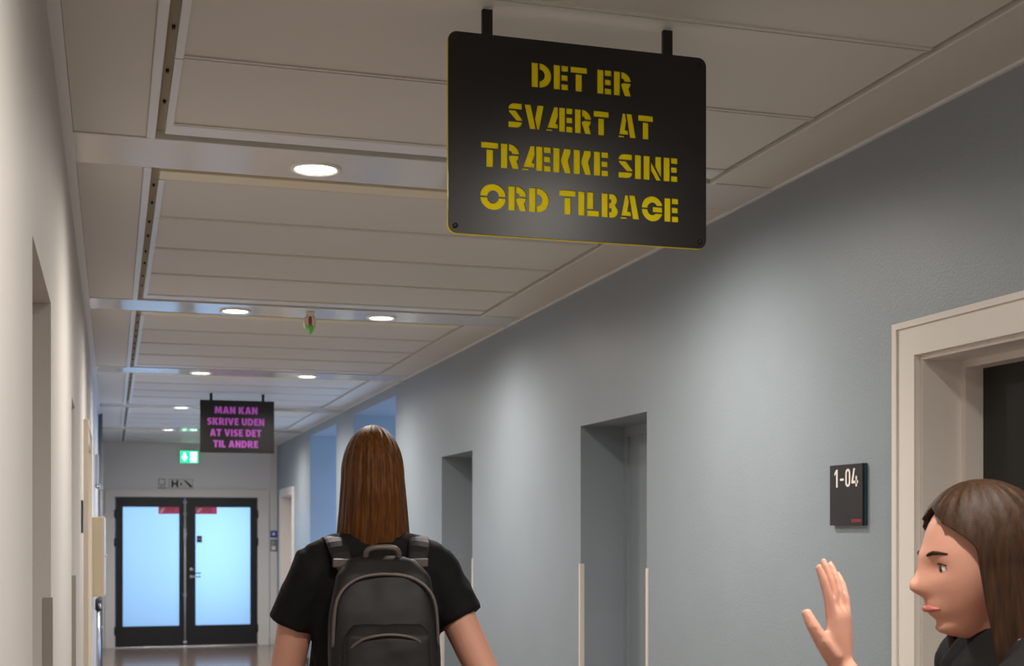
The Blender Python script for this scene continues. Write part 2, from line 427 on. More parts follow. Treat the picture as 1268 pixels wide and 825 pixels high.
# corner guards
def guard(n, side, y, dirn, ztop, m, label, w=0.016):
    xw = XR if side > 0 else XL
    bm = B(); t = 0.004
    ya, yb = sorted((y, y+dirn*w))
    xs = sorted((xw-side*t, xw)); box(bm, xs[0], xs[1], ya, yb, 0, ztop)          # on the wall face
    xs = sorted((xw-side*t, xw+side*0.018)); ya, yb = sorted((y, y-dirn*t)); box(bm, xs[0], xs[1], ya, yb, 0, ztop)   # in the reveal
    struct('trim_%d' % n, bm, m, label, 'corner guard')
guard(3, 1, 6.136, 1, 1.415, 'guard_cream', 'cream corner guard, far edge of recess next to room plate')
guard(4, 1, 5.295, -1, 1.415, 'guard_cream', 'cream corner guard, near edge of recess next to room plate')
guard(5, 1, 8.997, 1, 1.40, 'guard_cream', 'cream corner guard, far edge of recess behind the walking woman')
guard(6, 1, 8.175, -1, 1.40, 'guard_cream', 'cream corner guard, near edge of recess behind the walking woman')
guard(7, -1, 3.376, 1, 1.416, 'guard_grey', 'grey corner guard on the shaded white-wall recess')
guard(8, -1, 5.52, 1, 1.40, 'guard_grey', 'grey corner guard on the narrow white-wall recess')

# ------------------------------------------------------------------ the double glass doors
dd = bpy.data.objects.new('door_1', None); C.objects.link(dd); dd.location = (0.98, YE, 0)
dd['kind'] = 'structure'; dd['category'] = 'door'; dd['label'] = 'black double doors with frosted glass at the corridor end'
ox, oy = 0.98, YE
def q(x0, x1, y0, y1, z0, z1, bevel=0): return bx(x0-ox, x1-ox, y0-oy, y1-oy, z0, z1, bevel)
def qb(bm, x0, x1, y0, y1, z0, z1): return box(bm, x0-ox, x1-ox, y0-oy, y1-oy, z0, z1)
bm = B(); f0, f1 = -0.090, 2.078                      # white casing
qb(bm, f0, 0.036, YE-0.03, YE, 0, 2.12); qb(bm, 1.921, f1, YE-0.03, YE, 0, 2.12); qb(bm, 0.036, 1.921, YE-0.03, YE, 2.028, 2.12)
cs = obj('casing', bm, 'frame_white', dd)
bm = B(); qb(bm, f0-.012, f1+.012, YE-0.045, YE, 2.12, 2.14)
obj('casing_cap', bm, 'frame_white', cs)
bm = B(); qb(bm, 0.02, 0.044, YE-.02, YE+.08, 0, 2.03); qb(bm, 1.913, 1.935, YE-.02, YE+.08, 0, 2.03); qb(bm, .044, 1.913, YE-.02, YE+.08, 2.018, 2.035)
obj('jamb', bm, 'door_black', dd)
def leaf(x0, x1, g0, g1):
    bm = B(); z0, z1, gz0, gz1 = 0.012, 2.017, 0.273, 1.905; ya, yb = YE+0.0, YE+0.045
    qb(bm, x0, g0, ya, yb, z0, z1); qb(bm, g1, x1, ya, yb, z0, z1); qb(bm, g0, g1, ya, yb, z0, gz0); qb(bm, g0, g1, ya, yb, gz1, z1)
    lf = obj('door_leaf', bm, 'door_black', dd)
    obj('glass_pane', q(g0, g1, YE+.018, YE+.026, gz0, gz1), 'frosted_glass', lf)
    bm = B(); w = .012
    qb(bm, g0, g0+w, ya-.006, ya, gz0, gz1); qb(bm, g1-w, g1, ya-.006, ya, gz0, gz1); qb(bm, g0+w, g1-w, ya-.006, ya, gz0, gz0+w); qb(bm, g0+w, g1-w, ya-.006, ya, gz1-w, gz1)
    obj('glazing_bead', bm, 'door_black', lf)
    return lf
lfL = leaf(0.046, 0.946, 0.127, 0.885); lfR = leaf(0.952, 1.911, 1.077, 1.836)
for x, lf in ((0.040, lfL), (1.917, lfR)):
    for z in (1.80, 1.42, 0.23):
        obj('hinge', lathe(B(), [(.001, -.055), (.014, -.054), (.014, .054), (.001, .055)], (x-ox, -.034, z), 12), 'door_black', lf, True)
rod = obj('bolt_rod', lathe(B(), [(.001, -.95), (.014, -.95), (.014, .95), (.001, .95)], (0.949-ox, -.025, 1.03), 10), 'rod_grey', lfL, True)
for z in (1.96, 1.80, 0.70, 0.06):
    obj('rod_bracket', q(0.925, 0.973, YE-.03, YE, z-.014, z+.014, .004), 'rod_grey', lfL)
obj('rod_gearbox', q(0.930, 0.968, YE-.045, YE, 1.44, 1.60, .008), 'rod_grey', lfL)
lev = obj('lock_lever', tube(B(), [(0.962-ox, -.05, 1.58), (0.965-ox, -.06, 1.53), (0.962-ox, -.05, 1.46)], [.006, .008, .006], 8), 'metal', lfL, True)
obj('lock_cylinder', lathe(B(), [(.022, .0), (.028, -.006), (.028, -.012), (.015, -.016), (.001, -.017)], (1.034-ox, 0, 1.045), 18, 'y'), 'metal', lfR, True)
obj('handle_rose', lathe(B(), [(.026, .0), (.028, -.006), (.028, -.010), (.012, -.014), (.001, -.015)], (1.034-ox, 0, 0.945), 18, 'y'), 'metal', lfR, True)
obj('handle', tube(B(), [(1.034-ox, -.01, .945), (1.034-ox, -.055, .945), (1.05-ox, -.062, .945), (1.155-ox, -.062, .948)], .010, 10), 'metal', lfR, True)
obj('threshold', q(0.02, 1.935, YE-.04, YE+.09, 0, .012, .004), 'metal', dd)
obj('lock_slot', q(1.085, 1.16, YE+.012, YE+.018, 0.985, 1.0), 'print_black', lfR)
# stickers on the panes
def sticker(x0, x1, z0, z1, label):
    t = thing('door_sticker', label, 'sticker', ((x0+x1)/2, YE+.0165, z0)); w = (x1-x0)/2; h = z1-z0
    obj('backing', bx(-w, w, -.003, 0, 0, h), 'sticker_red', t)
    obj('arrow_print', tube(B(), [(-w*.80, -.0035, h*.25), (-w*.45, -.0035, h*.78)], [.018, .012], 6), 'print_white', t)
    bm = B()
    for zz in (.68, .44, .2):
        box(bm, -w*.35, w*.55, -.0045, -.003, h*zz, h*(zz+.12))
    obj('text_lines', bm, 'lip', t)
sticker(0.602, 0.878, 1.800, 1.902, 'small red fire-door sticker at top of the door pane without handle')
sticker(1.085, 1.375, 1.800, 1.902, 'small red fire-door sticker at top of the door pane with handle')
t = thing('square_sticker', 'small dark square sticker on the frosted pane above the handle', 'sticker', (1.142, YE+.018, 1.412))
obj('backing', bx(-.034, .034, -.003, 0, 0, .09), 'print_black', t)
obj('print_patch', bx(-.02, .02, -.0042, -.003, .035, .065), 'lip', t)

# end-wall details: corner casing, exit sign, pictogram plates, button, key panel
struct('trim_9', bx(2.088, XR, YE-0.06, YE, 0.0, ZC, .006), 'frame_white', 'white boxed pipe casing in corner beside the end doors', 'trim')
struct('trim_10', bx(XL, -0.098, YE-0.03, YE, 0.0, ZC, .004), 'wall_grey', 'grey corner strip beside the double doors', 'trim')
t = thing('exit_sign', 'glowing green emergency exit sign above the double doors', 'exit sign', (1.003, YE, 2.49))
obj('housing', bx(-.125, .125, -.055, 0, -.004, .170, .004), 'frame_white', t)
pn = obj('green_panel', bx(-.118, .118, -.060, -.055, .002, .164), 'exit_green', t)
bm = B()                                               # down arrow and running figure through a door
def prism(bm, poly, y0, y1):
    a = [bm.verts.new((x, y0, z)) for x, z in poly]; b = [bm.verts.new((x, y1, z)) for x, z in poly]
    n = len(poly); bm.faces.new(a); bm.faces.new(b[::-1])
    for i in range(n): bm.faces.new((a[i], b[i], b[(i+1) % n], a[(i+1) % n]))
prism(bm, [(-.075, .14), (-.05, .14), (-.05, .085), (-.025, .085), (-.0625, .025), (-.10, .085), (-.075, .085)], -.063, -.060)
obj('arrow_pictogram', bm, 'exit_white', pn)
bm = B()
prism(bm, [(.015, .02), (.095, .02), (.095, .145), (.015, .145), (.015, .125), (.075, .125), (.075, .04), (.015, .04)], -.063, -.060)
prism(bm, [(.01, .05), (.03, .05), (.042, .075), (.055, .05), (.066, .055), (.05, .09), (.066, .085), (.066, .095), (.03, .118), (.012, .10), (.018, .092), (.03, .10), (.03, .08), (.022, .062), (.01, .062)], -.0632, -.0600)
lathe(bm, [(.001, -.0632), (.011, -.0630), (.011, -.060), (.001, -.060)], (.042, 0, .118), 12, 'y')
obj('door_pictogram', bm, 'exit_white', pn)

t = thing('pictogram_plate', 'white plate with black H and diagonal bar above double doors', 'sign', (0.896, YE, 2.142))
pl = obj('plate', bx(-.155, .155, -.008, -.004, .005, .125, .001), 'frame_white', t)
obj('plate_border', bx(-.16, .16, -.0055, 0, 0, .130), 'print_grey', pl)
bm = B(); box(bm, -.125, -.098, -.010, -.008, .02, .115); box(bm, -.062, -.035, -.010, -.008, .02, .115); box(bm, -.098, -.062, -.010, -.008, .056, .080)
obj('letter_h', bm, 'print_black', t)
bm = B(); prism(bm, [(-.005, .09), (.018, .066), (-.005, .035)], -.010, -.008); obj('wedge_mark', bm, 'print_black', t)
bm = B(); prism(bm, [(.035, .115), (.06, .115), (.145, .045), (.145, .018), (.125, .018)], -.010, -.008); obj('diagonal_mark', bm, 'print_black', t)
t = thing('outline_pictogram', 'faint grey outline symbol on end wall beside the H plate', 'sign', (0.65, YE, 2.142))
bm = B(); w = .010
for (x0, x1, z0, z1) in ((-.05, -.05+w, .05, .135), (.03, .03+w, .05, .135), (-.05+w, .03, .125, .135), (-.05+w, .03, .05, .06), (-.062, .062, .0, .012), (-.05, .04, .025, .034)):
    box(bm, x0, x1, -.004, 0, z0, z1)
obj('outline', bm, 'print_grey', t)
t = thing('door_button', 'small blue door-opener button on white corner casing', 'button', (2.136, YE-.06, 1.478))
obj('backplate', bx(-.045, .045, -.012, 0, 0, .095, .004), 'button_blue', t)
obj('push_button', lathe(B(), [(.022, -.012), (.022, -.018), (.016, -.020), (.001, -.021)], (0, 0, .048), 16, 'y'), 'frame_white', t, True)
t = thing('key_panel', 'small grey key-switch panel under the blue button', 'switch', (2.136, YE-.06, 1.288))
obj('backplate', bx(-.045, .045, -.012, 0, 0, .165, .004), 'print_grey', t)
obj('upper_key', bx(-.028, .028, -.018, -.012, .095, .145, .003), 'metal', t)
obj('lower_key', bx(-.028, .028, -.018, -.012, .020, .075, .003), 'print_white', t)

# ------------------------------------------------------------------ stencil sign
def arc(cx, cy, rx, ry, a0, a1, n=12):
    return [(cx+rx*math.cos(math.radians(a0+(a1-a0)*i/n)), cy+ry*math.sin(math.radians(a0+(a1-a0)*i/n))) for i in range(n+1)]
def rc(x0, y0, x1, y1): return [(x0, y0), (x1, y0), (x1, y1), (x0, y1)]
ST = rc(0, 0, .27, 1); g = .318
ARMS = lambda x: [rc(x, 0, x+.285, .245), rc(x, .38, x+.265, .615), rc(x, .755, x+.285, 1)]
RB = [arc(g, .6, .41, .4, 90, 0)+[(.47, .6)]+arc(g, .6, .13, .12, 0, 90, 6),
      [(.44, .552), (.725, .552)]+arc(.43, .54, .29, .29, 0, -45, 6)+[(.74, 0), (.46, 0), (g, .40), (g, .50)]]
GLYPH = {
 'D': (.81, [ST, arc(g, .5, .495, .5, 90, -90, 20)+arc(g, .5, .215, .235, -90, 90, 16)]),
 'E': (.603, [ST]+ARMS(g)),
 'T': (.69, [rc(0, .755, .69, 1), rc(.21, 0, .48, .705)]),
 'R': (.74, [ST]+RB),
 'S': (.60, [[(0, .755)]+arc(.27, .755, .27, .245, 180, 90)+[(.585, 1), (.585, .755)],
             [(.02, .71), (.32, .71), (.60, .36), (.60, .29), (.35, .29), (.02, .63)],
             [(0, 0)]+arc(.33, .245, .27, .245, -90, 0)+[(0, .245)]]),
 'V': (.85, [[(0, 1), (.28, 1), (.51, 0), (.24, 0)], [(.57, 1), (.85, 1), (.65, 0), (.555, 0), (.46, .43)]]),
 'Æ': (1.18, [[(.36, 1), (.53, 1), (.53, .62), (.42, .31), (.53, .31), (.53, .115), (.06, .115)], [(0, -.01), (.27, -.01), (.30, .068), (.03, .068)],
              rc(.577, 0, .847, 1)]+ARMS(.895)),
 'A': (.81, [[(.20, 1), (.325, 1), (.37, .72), (.31, .31), (.437, .31), (.466, .12), (.04, .12)], [(0, -.01), (.26, -.01), (.29, .072), (.02, .072)],
             [(.37, 1), (.62, 1), (.81, 0), (.53, 0)]]),
 'K': (.74, [ST, [(.44, 1), (.72, 1), (.72, .84), (.62, .56), (.62, .48), (.74, 0), (.47, 0), (.325, .43), (.325, .55)]]),
 'I': (.27, [ST]),
 'N': (.76, [ST, [(.315, .80), (.315, .40), (.545, 0), (.76, 0)], [(.50, 1), (.76, 1), (.76, .10), (.50, .56)]]),
 'O': (1.03, [arc(.515, .522, .515, .51, 180, 0, 28)+arc(.515, .522, .22, .235, 0, 180, 20), arc(.515, .478, .515, .51, 180, 360, 28)+arc(.515, .478, .22, .235, 360, 180, 20)]),
 'L': (.51, [rc(0, .292, .27, 1), rc(0, 0, .51, .245)]),
 'B': (.70, [ST, [(g, 1)]+arc(.42, .75, .245, .25, 90, -50, 10)+arc(.43, .275, .265, .275, 50, -90, 12)+[(g, 0), (g, .24), (.40, .24), (.43, .31), (.40, .39), (g, .39), (g, .61), (.38, .61), (.41, .68), (.38, .76), (g, .76)]]),
 'G': (.88, [arc(.46, .522, .46, .51, 180, 22, 24)+[(.885, .635)]+arc(.46, .522, .20, .235, 28, 180, 16),
             rc(.47, .36, .885, .585), arc(.46, .478, .46, .51, 180, 338, 24)+[(.885, .315), (.62, .315)]+arc(.46, .478, .20, .235, 318, 180, 14)]),
}
def solid_R(bowl_only=False): return [[(0, 0), (0, 1)]+arc(.38, .69, .34, .31, 90, -55, 10)+[(.78, 0), (.48, 0), (.33, .33), (.28, .33), (.28, 0)], [(.28, .80)]+arc(.38, .69, .08, .11, 90, -90, 6)+[(.28, .58)]]
GLYPH2 = {
 'M': (1.0, [[(0, 0), (.05, 1), (.35, 1), (.5, .52), (.65, 1), (.95, 1), (1, 0), (.73, 0), (.71, .50), (.56, .04), (.44, .04), (.29, .50), (.27, 0)]]),
 'A': (.84, [[(0, 0), (.26, 1), (.58, 1), (.84, 0), (.55, 0), (.51, .17), (.33, .17), (.29, 0)], [(.37, .38), (.47, .38), (.42, .64)]]),
 'N': (.76, [[(0, 0), (0, 1), (.26, 1), (.49, .52), (.49, 1), (.76, 1), (.76, 0), (.50, 0), (.27, .48), (.27, 0)]]),
 'K': (.78, [[(0, 0), (0, 1), (.27, 1), (.27, .62), (.44, 1), (.76, 1), (.52, .53), (.78, 0), (.46, 0), (.27, .42), (.27, 0)]]),
 'S': (.66, [[(.06, .03), (.06, .28), (.20, .23), (.33, .23), (.36, .28), (.33, .34), (.12, .45), (.02, .62), (.03, .80), (.16, .95), (.34, 1.01), (.60, .96), (.60, .72), (.46, .77), (.33, .77), (.30, .72), (.33, .66), (.54, .55), (.65, .38), (.64, .20), (.52, .06), (.34, -.01)]]),
 'R': (.78, solid_R()),
 'I': (.27, [ST]),
 'V': (.82, [[(0, 1), (.29, 1), (.42, .42), (.54, 1), (.82, 1), (.56, 0), (.27, 0)]]),
 'E': (.58, [[(0, 0), (0, 1), (.57, 1), (.57, .77), (.27, .77), (.27, .62), (.52, .62), (.52, .39), (.27, .39), (.27, .23), (.58, .23), (.58, 0)]]),
 'U': (.76, [[(0, 1), (.27, 1), (.27, .36)]+arc(.38, .34, .11, .11, 180, 360, 8)+[(.49, 1), (.76, 1), (.76, .36)]+arc(.38, .34, .38, .35, 0, -180, 12)]),
 'D': (.78, [[(0, 0), (0, 1)]+arc(.34, .5, .44, .5, 90, -90, 14), [(.27, .77)]+arc(.34, .5, .17, .27, 90, -90, 8)+[(.27, .23)]]),
 'T': (.68, [[(0, 1), (.68, 1), (.68, .76), (.475, .76), (.475, 0), (.205, 0), (.205, .76), (0, .76)]]),
 'L': (.55, [[(0, 0), (0, 1), (.27, 1), (.27, .24), (.55, .24), (.55, 0)]]),
}
SIGN_Y = 2.8975
SX0, SX1, SZ0, SZ1 = 0.719, 1.347, 2.243, 2.694
LINES = [('DET ER', .914, 1.157, 2.586, .056), ('SVÆRT AT', .859, 1.212, 2.490, .0555), ('TRÆKKE SINE', .795, 1.274, 2.396, .056), ('ORD TILBAGE', .793, 1.276, 2.3015, .0555)]
def stencil_polys(lines, ox_, oz_, GLYPH=GLYPH):
    out = []
    for txt, x0, x1, zb, h in lines:
        w = 0; items = []; first = True
        for ch in txt:
            if ch == ' ': w += .33; continue
            if not first: w += .095
            first = False
            items.append((w, ch)); w += GLYPH[ch][0]
        sx = (x1-x0)/w
        for xo, ch in items:
            for poly in GLYPH[ch][1]:
                out.append([(x0+(xo+px)*sx-ox_, zb+pz*h-oz_) for px, pz in poly])
    return out
def rounded(x0, x1, z0, z1, r, n=6):
    return arc(x1-r, z1-r, r, r, 0, 90, n)+arc(x0+r, z1-r, r, r, 90, 180, n)+arc(x0+r, z0+r, r, r, 180, 270, n)+arc(x1-r, z0+r, r, r, 270, 360, n)
def cut_plate(polys, thick):
    cu = bpy.data.curves.new('plate', 'CURVE'); cu.dimensions = '2D'; cu.fill_mode = 'BOTH'; cu.extrude = thick/2
    for poly in polys:
        s = cu.splines.new('POLY'); s.points.add(len(poly)-1); s.use_cyclic_u = True
        for p, (x, z) in zip(s.points, poly): p.co = (x, z, 0, 1)
    o = bpy.data.objects.new('plate', cu); C.objects.link(o); bpy.context.view_layer.update()
    me = eval_mesh(o); bpy.data.objects.remove(o); bpy.data.curves.remove(cu)
    for v in me.vertices: v.co = (v.co.x, v.co.z, v.co.y)
    me.flip_normals()
    return me
def mesh_obj(name, me, m, parent, loc=(0,0,0)):
    me.name = name; me.materials.clear(); me.materials.append(MATS[m])
    o = bpy.data.objects.new(name, me); C.objects.link(o); o.parent = parent; o.location = loc
    return o
def hanging_sign(label, y, build):
    cx = (SX0+SX1)/2; hw = (SX1-SX0)/2; h = SZ1-SZ0
    t = thing('hanging_sign', label, 'sign', (cx, y, SZ0), 0, 'hanging text signs')
    for x in (.812, 1.2525):
        obj('strut', bx(x-cx-.012, x-cx+.012, .004, .016, h-.05, ZC-SZ0-.001, .001, 1), 'strut_black', t)
    for x in (-hw+.016, hw-.016):
        for z in (.016, h-.016):
            obj('bolt', lathe(B(), [(.006, 0), (.006, -.003), (.004, -.0045), (.001, -.005)], (x, -.002, z), 14, 'y'), 'strut_black', t, True)
    build(t, cx, hw, h)
    return t
def yellow(t, cx, hw, h):
    polys = [rounded(-hw, hw, 0, h, .020)]+stencil_polys(LINES, cx, SZ0)
    mesh_obj('front_plate', cut_plate(polys, .003), 'sign_black', t, (0, -.0015, 0))
    mesh_obj('yellow_core', cut_plate([rounded(-hw-.0015, hw-.002, -.0015, h-.002, .020)], .004), 'sign_yellow', t, (0, .0022, 0))
    mesh_obj('back_plate', cut_plate([rounded(-hw, hw, 0, h, .020)], .003), 'sign_black', t, (0, .0058, 0))
hanging_sign('large black hanging sign with yellow stencil lettering', SIGN_Y, yellow)
LINES2 = [('MAN KAN', .842, 1.204, 2.579), ('SKRIVE UDEN', .778, 1.262, 2.481), ('AT VISE DET', .802, 1.237, 2.385), ('TIL ANDRE', .830, 1.209, 2.289)]
def pink(t, cx, hw, h):
    mesh_obj('front_plate', cut_plate([rounded(-hw, hw, 0, h, .006)], .003), 'sign_black', t, (0, -.0015, 0))
    mesh_obj('back_plate', cut_plate([rounded(-hw, hw, 0, h, .006)], .006), 'sign_black', t, (0, .004, 0))
    for txt, x0, x1, zb in LINES2:
        mesh_obj('lettering', cut_plate(stencil_polys([(txt, x0, x1, zb, .061)], cx, SZ0, GLYPH2), .0015), 'sign_pink', t, (0, -.0036, 0))
hanging_sign('smaller-looking black hanging sign with pink lettering near end doors', 11.68, pink)

# ------------------------------------------------------------------ ceiling fitting with green tip
t = thing('ceiling_fitting', 'small cream ceiling fitting with red centre and green tip', 'sprinkler', (1.021, 7.19, ZC-.004))
obj('base', lathe(B(), [(.001, 0), (.026, 0), (.026, -.006), (.012, -.014), (.012, -.022), (.001, -.022)], n=18), 'spr_cream', t, True)
for s in (-1, 1):
    obj('arm', tube(B(), [(s*.010, 0, -.014), (s*.024, 0, -.03), (s*.029, 0, -.060), (s*.027, 0, -.088)], [.005, .006, .008, .005], 8), 'spr_cream', t, True)
obj('bulb', lathe(B(), [(.001, -.02), (.009, -.024), (.012, -.045), (.010, -.066), (.001, -.070)], n=12), 'spr_red', t, True)
obj('tip', lathe(B(), [(.008, -.068), (.019, -.074), (.020, -.090), (.012, -.108), (.004, -.118), (.001, -.120)], n=8), 'spr_green', t)

# ------------------------------------------------------------------ room plates
def room_plate(side, y0, y1, z0, z1, label, text, th=.016):
    xw = XR if side > 0 else XL
    t = thing('room_plate', label, 'sign', (xw, (y0+y1)/2, z0)); hw = (y1-y0)/2; h = z1-z0
    X = lambda d: -side*d
    def sl(d0, d1, a, b, za, zb, bev=0): xs = sorted((X(d0), X(d1))); return bx(xs[0], xs[1], a, b, za, zb, bev, 1)
    obj('backing', sl(0, th*.625, -hw+.004, hw, 0, h), 'plate_edge', t)
    obj('face', sl(th*.625, th, -hw+.006, hw, 0, h, .001), 'plate_black', t)
    if text:
        # across runs towards the viewer (-Y) on the blue wall
        def strokes(name, polys):
            bm = B()
            for poly in polys:          # (across, up) in a 0.138 x 0.056 field
                a = [bm.verts.new((X(.0158), hw-.030-p, h-.070+q_)) for p, q_ in poly]; b = [bm.verts.new((X(.0168), hw-.030-p, h-.070+q_)) for p, q_ in poly]
                n = len(poly); bm.faces.new(a); bm.faces.new(b[::-1])
                for k in range(n): bm.faces.new((a[k], b[k], b[(k+1) % n], a[(k+1) % n]))
            obj(name, bm, 'print_white', t)
        H_ = .056
        strokes('digit_one', [[(.010, 0), (.019, 0), (.019, H_), (.012, H_), (.0, .044), (.0, .036), (.010, .045)]])
        strokes('dash', [[(.033, .020), (.055, .020), (.055, .027), (.033, .027)]])
        o0 = arc(.079, H_-.014, .014, .014, 180, 0, 8)+arc(.079, .014, .014, .014, 0, -180, 8)
        i0 = arc(.079, H_-.014, .006, .007, 180, 0, 8)+arc(.079, .014, .006, .007, 0, -180, 8)
        strokes('digit_zero', [[o0[k], o0[(k+1) % 18], i0[(k+1) % 18], i0[k]] for k in range(18)])
        strokes('digit_four', [[(.112, H_), (.121, H_), (.110, .018), (.101, .018)], [(.101, .010), (.138, .010), (.138, .018), (.101, .018)], [(.124, 0), (.132, 0), (.132, .032), (.124, .032)]])
        bm = B()
        for i in range(5): xs = sorted((X(.016), X(.0168))); box(bm, xs[0], xs[1], -hw+.014+i*.011, -hw+.021+i*.011, .010, .019)
        obj('red_print', bm, 'print_red', t)
room_plate(1, 3.553, 3.751, 1.592, 1.781, 'black room plate reading 1-04 beside the cream door frame', '1-04')
room_plate(-1, 6.60, 6.80, 1.565, 1.72, 'blank-looking dark plate on the off-white wall', None, .007)

# ------------------------------------------------------------------ left-wall fittings far down the corridor
t = thing('wall_cabinet', 'shallow beige cabinet fixed to off-white wall near end doors', 'cabinet', (XL, 10.0, 1.10))
obj('body', bx(0, .078, 0, .85, 0, .575, .003), 'cabinet_beige', t)
dr = obj('cabinet_door', bx(.078, .092, .004, .846, .004, .571, .003), 'frame_white', t)
obj('knob', lathe(B(), [(.008, 0), (.008, .012), (.012, .016), (.001, .018)], (.092, .10, .29), 12, 'x'), 'metal', dr, True)
t = thing('heating_pipe', 'grey vertical pipe running up the off-white wall to ceiling', 'pipe', (-.112, 14.1, 0))
obj('pipe', tube(B(), [(0, 0, 0), (0, 0, ZC)], .021, 14), 'pipe_grey', t, True)
for z in (.6, 2.0): obj('clamp', bx(-.028, .026, -.024, .024, z-.012, z+.012, .003), 'metal', t)
t = thing('valve_pipe', 'short bright pipe with dark valve under the beige cabinet', 'pipe', (-.105, 11.3, 0))
obj('pipe', tube(B(), [(0, 0, 0), (0, 0, 1.03)], .017, 14), 'metal', t, True)
vb = obj('valve_body', lathe(B(), [(.001, -.05), (.026, -.05), (.026, .03), (.018, .05), (.001, .05)], (0, 0, .98), 14), 'base_dark', t, True)
obj('valve_handle', tube(B(), [(0, -.02, .98), (.01, -.06, .98), (.02, -.07, .95)], .010, 8), 'metal', vb, True)
t = thing('wall_sensor', 'small white sensor box on off-white wall above beige cabinet', 'sensor', (XL, 12.2, 1.96))
obj('housing', bx(0, .030, -.05, .05, 0, .28, .006), 'frame_white', t)
obj('sensor_eye', lathe(B(), [(.022, 0), (.022, -.018), (.014, -.028), (.001, -.03)], (.022, -.05, .0), 14, 'y'), 'metal', t, True)

# ------------------------------------------------------------------ people
def remeshed(name, bm, m, parent, voxel, smooth_it=6, noise=0.0, nscale=0.08):
    o = obj('raw', bm, m)
    r = o.modifiers.new('r', 'REMESH'); r.mode = 'VOXEL'; r.voxel_size = voxel
    s = o.modifiers.new('s', 'SMOOTH'); s.factor = 0.5; s.iterations = smooth_it
    if noise:
        tx = bpy.data.textures.new('folds', 'CLOUDS'); tx.noise_scale = nscale; tx.noise_depth = 1
        d = o.modifiers.new('d', 'DISPLACE'); d.texture = tx; d.strength = noise; d.mid_level = 0.5
    bpy.context.view_layer.update()
    me = eval_mesh(o); bpy.data.objects.remove(o)
    me.name = name
    for p in me.polygons: p.use_smooth = True
    me.materials.clear(); me.materials.append(MATS[m])
    n = bpy.data.objects.new(name, me); C.objects.link(n); n.parent = parent
    return n
def ell_loft(bm, rows, n=28):      # rows: (z, cx, cy, rx, ry)
    ring_loft(bm, [[(cx+rx*math.cos(2*PI*i/n), cy+ry*math.sin(2*PI*i/n), z) for i in range(n)] for z, cx, cy, rx, ry in rows])
def gs(x, s): return math.exp(-(x/s)**2)
def head(bm, M, k=1.0, u=56, v=44):
    rows = []
    def P(th, ph):
        x, y, z = math.sin(th)*math.cos(ph), math.sin(th)*math.sin(ph), math.cos(th)
        px, py, pz = x*.073, y*.094, z*.116
        if z < 0:
            px *= 1-.34*(-z)**1.5; py = py*(1-.10*(-z)) + .012*(-z)
            if y < 0: py *= 1-.35*(-z)
        if y > 0:
            a = max(0, y)
            py += .024*gs(px, .015)*gs(pz+.024, .015)*a + .013*gs(px, .011)*gs(pz+.004, .022)*a     # nose
            py -= .010*(gs(px-.031, .016)+gs(px+.031, .016))*gs(pz-.004, .013)*a                    # eye sockets
            py += .005*gs(px, .045)*gs(pz-.026, .012)*a                                             # brow
            py += .012*gs(px, .026)*gs(pz+.060, .016) + .005*gs(px, .022)*(gs(pz+.052, .005)+gs(pz+.066, .006)) - .005*gs(px, .02)*gs(pz+.0585, .003)
            py += .026*gs(px, .026)*gs(pz+.095, .018) - .004*gs(px, .03)*gs(pz+.079, .007)      # chin
        return M @ Vector((px*k, py*k, pz*k))
    top = bm.verts.new(P(0, 0)); bot = bm.verts.new(P(PI, 0))
    for j in range(1, v): rows.append([bm.verts.new(P(PI*j/v, 2*PI*i/u)) for i in range(u)])
    for a, b in zip(rows, rows[1:]):
        for i in range(u): bm.faces.new((a[i], b[i], b[(i+1) % u], a[(i+1) % u]))
    for i in range(u):
        bm.faces.new((top, rows[0][i], rows[0][(i+1) % u])); bm.faces.new((bot, rows[-1][(i+1) % u], rows[-1][i]))
    for s in (-1, 1):                                                                               # ears
        e = B(); ellipsoid(e, (0, 0, 0), (.008*k, .018*k, .030*k), 14, 10)
        me = bpy.data.meshes.new('t'); bmesh.ops.transform(e, matrix=M @ Matrix.Translation((s*.070*k, -.008*k, -.006*k)) @ Matrix.Rotation(s*.35, 4, 'Z'), verts=e.verts[:])
        e.to_mesh(me); e.free(); bm.from_mesh(me); bpy.data.meshes.remove(me)
def face_parts(root, M, k=1.0):
    for s in (-1, 1):
        e = obj('eye', ellipsoid(B(), M @ Vector((s*.031*k, .0665*k, .004*k)), (.0120*k,)*3, 16, 12), 'eye_white', root, True)
        obj('iris', ellipsoid(B(), M @ Vector((s*.031*k, .0765*k, .004*k)), (.0055*k, .0035*k, .0055*k) if abs((M.to_3x3() @ Vector((0, 1, 0))).y) > .7 else (.0040*k, .0055*k, .0055*k), 12, 8), 'eye_iris', e, True)
        obj('eyelash', tube(B(), [M @ Vector((s*.018*k, .0775*k, .009*k)), M @ Vector((s*.030*k, .0795*k, .0125*k)), M @ Vector((s*.045*k, .0735*k, .0085*k))], [.0012*k, .0020*k, .0012*k], 8), 'hair_dark', e, True)
        obj('eyebrow', tube(B(), curve([M @ Vector((s*.013*k, .0905*k, .025*k)), M @ Vector((s*.030*k, .0860*k, .030*k)), M @ Vector((s*.047*k, .0690*k, .026*k))], 3), [.0022*k, .0028*k, .0032*k, .0034*k, .003*k, .0022*k, .0014*k], 8), 'hair_dark', root, True)
    obj('lips', tube(B(), curve([M @ Vector((-.022*k, .083*k, -.059*k)), M @ Vector((-.009*k, .0955*k, -.0575*k)), M @ Vector((.009*k, .0955*k, -.0575*k)), M @ Vector((.022*k, .083*k, -.059*k))], 3), [.0015*k, .003*k, .0045*k, .006*k, .0065*k, .0065*k, .006*k, .0045*k, .003*k, .0015*k], 10, 0.9), 'lip', root, True)
